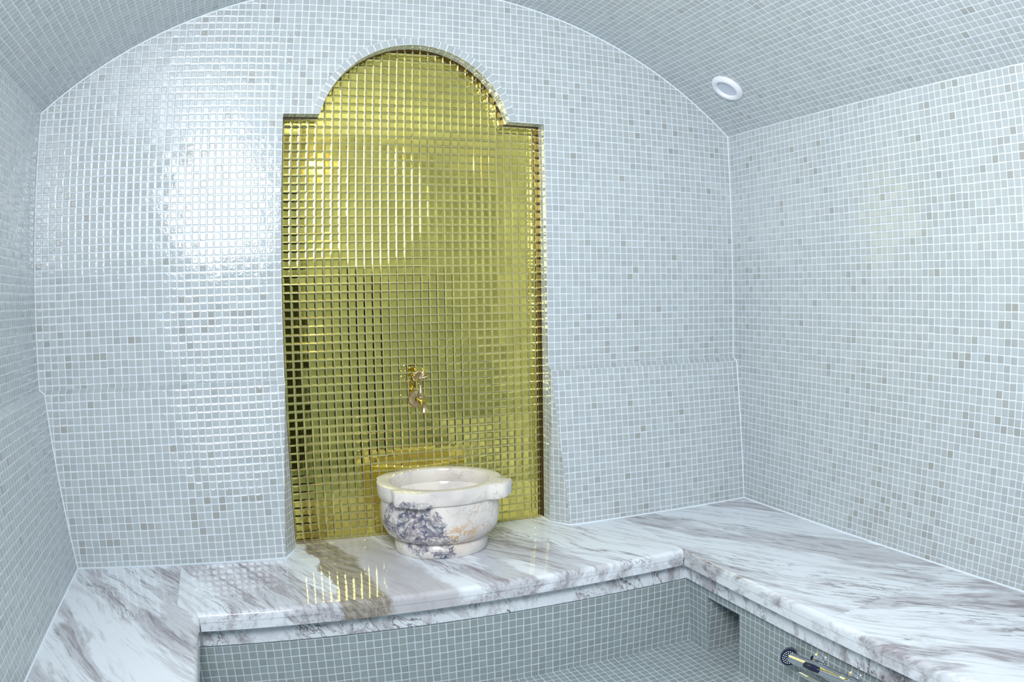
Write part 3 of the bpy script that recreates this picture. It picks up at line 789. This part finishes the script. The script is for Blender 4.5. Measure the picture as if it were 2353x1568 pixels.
# local frame: handle runs towards the viewer (-y)
bm_obj('handle', tube([(0, -0.6, 0.25), (0, -3.5, 0.55), (0, -6.2, 0.80), (0, -8.6, 1.0), (0, -9.0, 1.05)], [0.62, 0.64, 0.66, 0.58, 0.56], 28), M['chrome'], parent=hs, angle=50)
bm_obj('head', ax_lathe([(0.80, -0.75), (0.95, -0.6), (0.98, 0.0), (0.95, 0.75), (0.7, 0.95)], (0.30, 0.35, 0.55), 32, (0.05, 0.25, 0.15)), M['navy'], parent=hs, angle=40)['label'] = 'dark blue shower head'
axh = Vector((-0.30, -0.35, -0.55)).normalized()
axh = Vector((-0.62, -0.62, 0.25)).normalized()
for o_ in [c for c in hs.children if c.name.startswith('head')]: bpy.data.objects.remove(o_)
hd = bm_obj('head', ax_lathe([(0.80, -1.35), (0.98, -1.15), (1.0, -0.2), (1.0, 0.25), (0.93, 0.42)], axh, 32, (0.0, -0.1, 0.2)), M['navy'], parent=hs, angle=40); hd['label'] = 'dark blue shower head'
sf = bm_obj('spray_face', ax_lathe([(0.86, 0.40), (0.86, 0.47)], axh, 32, (0.0, -0.1, 0.2)), M['navy'], parent=hd, angle=40)
bm = bmesh.new(); u_ = axh.orthogonal().normalized(); v_ = axh.cross(u_)
for rr_, nn_ in ((0.0, 1), (0.26, 6), (0.48, 12), (0.70, 18)):
    for i in range(nn_):
        a = 2 * math.pi * i / nn_
        c_ = Vector((0.0, -0.1, 0.2)) + axh * 0.47 + u_ * rr_ * math.cos(a) + v_ * rr_ * math.sin(a)
        m_ = Matrix.Translation(c_) @ axh.to_track_quat('Z', 'Y').to_matrix().to_4x4()
        bmesh.ops.create_cone(bm, cap_ends=True, segments=8, radius1=0.085, radius2=0.06, depth=0.08, matrix=m_)
nz_ = bm_obj('nozzles', bm, M['nozzle'], parent=hd, smooth=False); nz_['label'] = 'pale spray nozzles'
gp = bm_obj('grip_pad', tube([(-0.42, -3.2, 0.65), (-0.50, -3.5, 0.72), (-0.52, -4.6, 0.82), (-0.5, -5.8, 0.93), (-0.42, -6.1, 0.92)], [0.12, 0.36, 0.42, 0.36, 0.12], 20), M['navy'], parent=hs, angle=60); gp['label'] = 'dark blue thumb grip'
bm_obj('collar', tube([(0, -8.9, 1.04), (0, -9.05, 1.05), (0, -11.2, 1.2), (0, -11.3, 1.2)], [0.55, 0.62, 0.56, 0.5], 24), M['chrome'], parent=hs, angle=40)
def spline(P_, n=8):
    P_ = [Vector(p) for p in P_]; P_ = [P_[0]] + P_ + [P_[-1]]; out = []
    for a, b_, c, d in zip(P_[:-3], P_[1:-2], P_[2:-1], P_[3:]):
        for i in range(n):
            t = i / n
            out.append(0.5 * ((2 * b_) + (c - a) * t + (2 * a - 5 * b_ + 4 * c - d) * t * t + (3 * b_ - a - 3 * c + d) * t ** 3))
    return [tuple(p) for p in out] + [tuple(P_[-1])]
hp = spline([(0, -11.2, 1.2), (0, -12.4, 1.1), (0, -13.6, 0.3), (0, -14.0, -1.4), (0, -13.4, -4.2), (0, -11.6, -5.9), (0.2, -9.6, -5.2), (0.3, -8.6, -3.4), (0.3, -8.2, -1.8)])
bm_obj('hose', tube(hp, 0.32, 14), M['chrome'], parent=hs, angle=80)
mx = thing('shower_mixer', (12.1, -48.0, -30.9), 'chrome shower mixer with curved lever on the tiled riser behind the hand shower', 'mixer tap')
for dy, nm in ((2.0, 'wall_flange'), (-3.8, 'wall_flange')):
    bm_obj(nm, ax_lathe([(1.25, -0.15), (1.25, 0.12), (1.05, 0.32), (0.55, 0.45), (0.5, 1.0), (0.42, 1.1)], (-1, 0, 0), 32, (0, dy, 0.0)), M['chrome'], parent=mx, angle=40)
bm_obj('holder', ax_lathe([(0.8, -0.45), (0.86, 0.0), (0.8, 0.45)], (0, 1, 0), 24, (-1.2, -3.8, 0.3)), M['chrome'], parent=mx, angle=50)
lv = [(-1.0, -6.5, -0.9), (-1.1, -4.0, -1.05), (-1.25, -1.0, -1.25), (-1.3, 1.5, -1.35), (-1.35, 3.4, -1.35), (-1.35, 3.8, -1.35)]
bm = tube(lv, [0.42, 0.40, 0.36, 0.36, 0.30, 0.10], 16)
bm_obj('lever', bm, M['chrome'], parent=mx, angle=60)
bm_obj('valve_body', tube([(-0.85, 2.2, -0.1), (-0.95, -1.0, -0.1), (-0.95, -4.0, -0.1)], [0.45, 0.55, 0.5], 20), M['chrome'], parent=mx, angle=50)
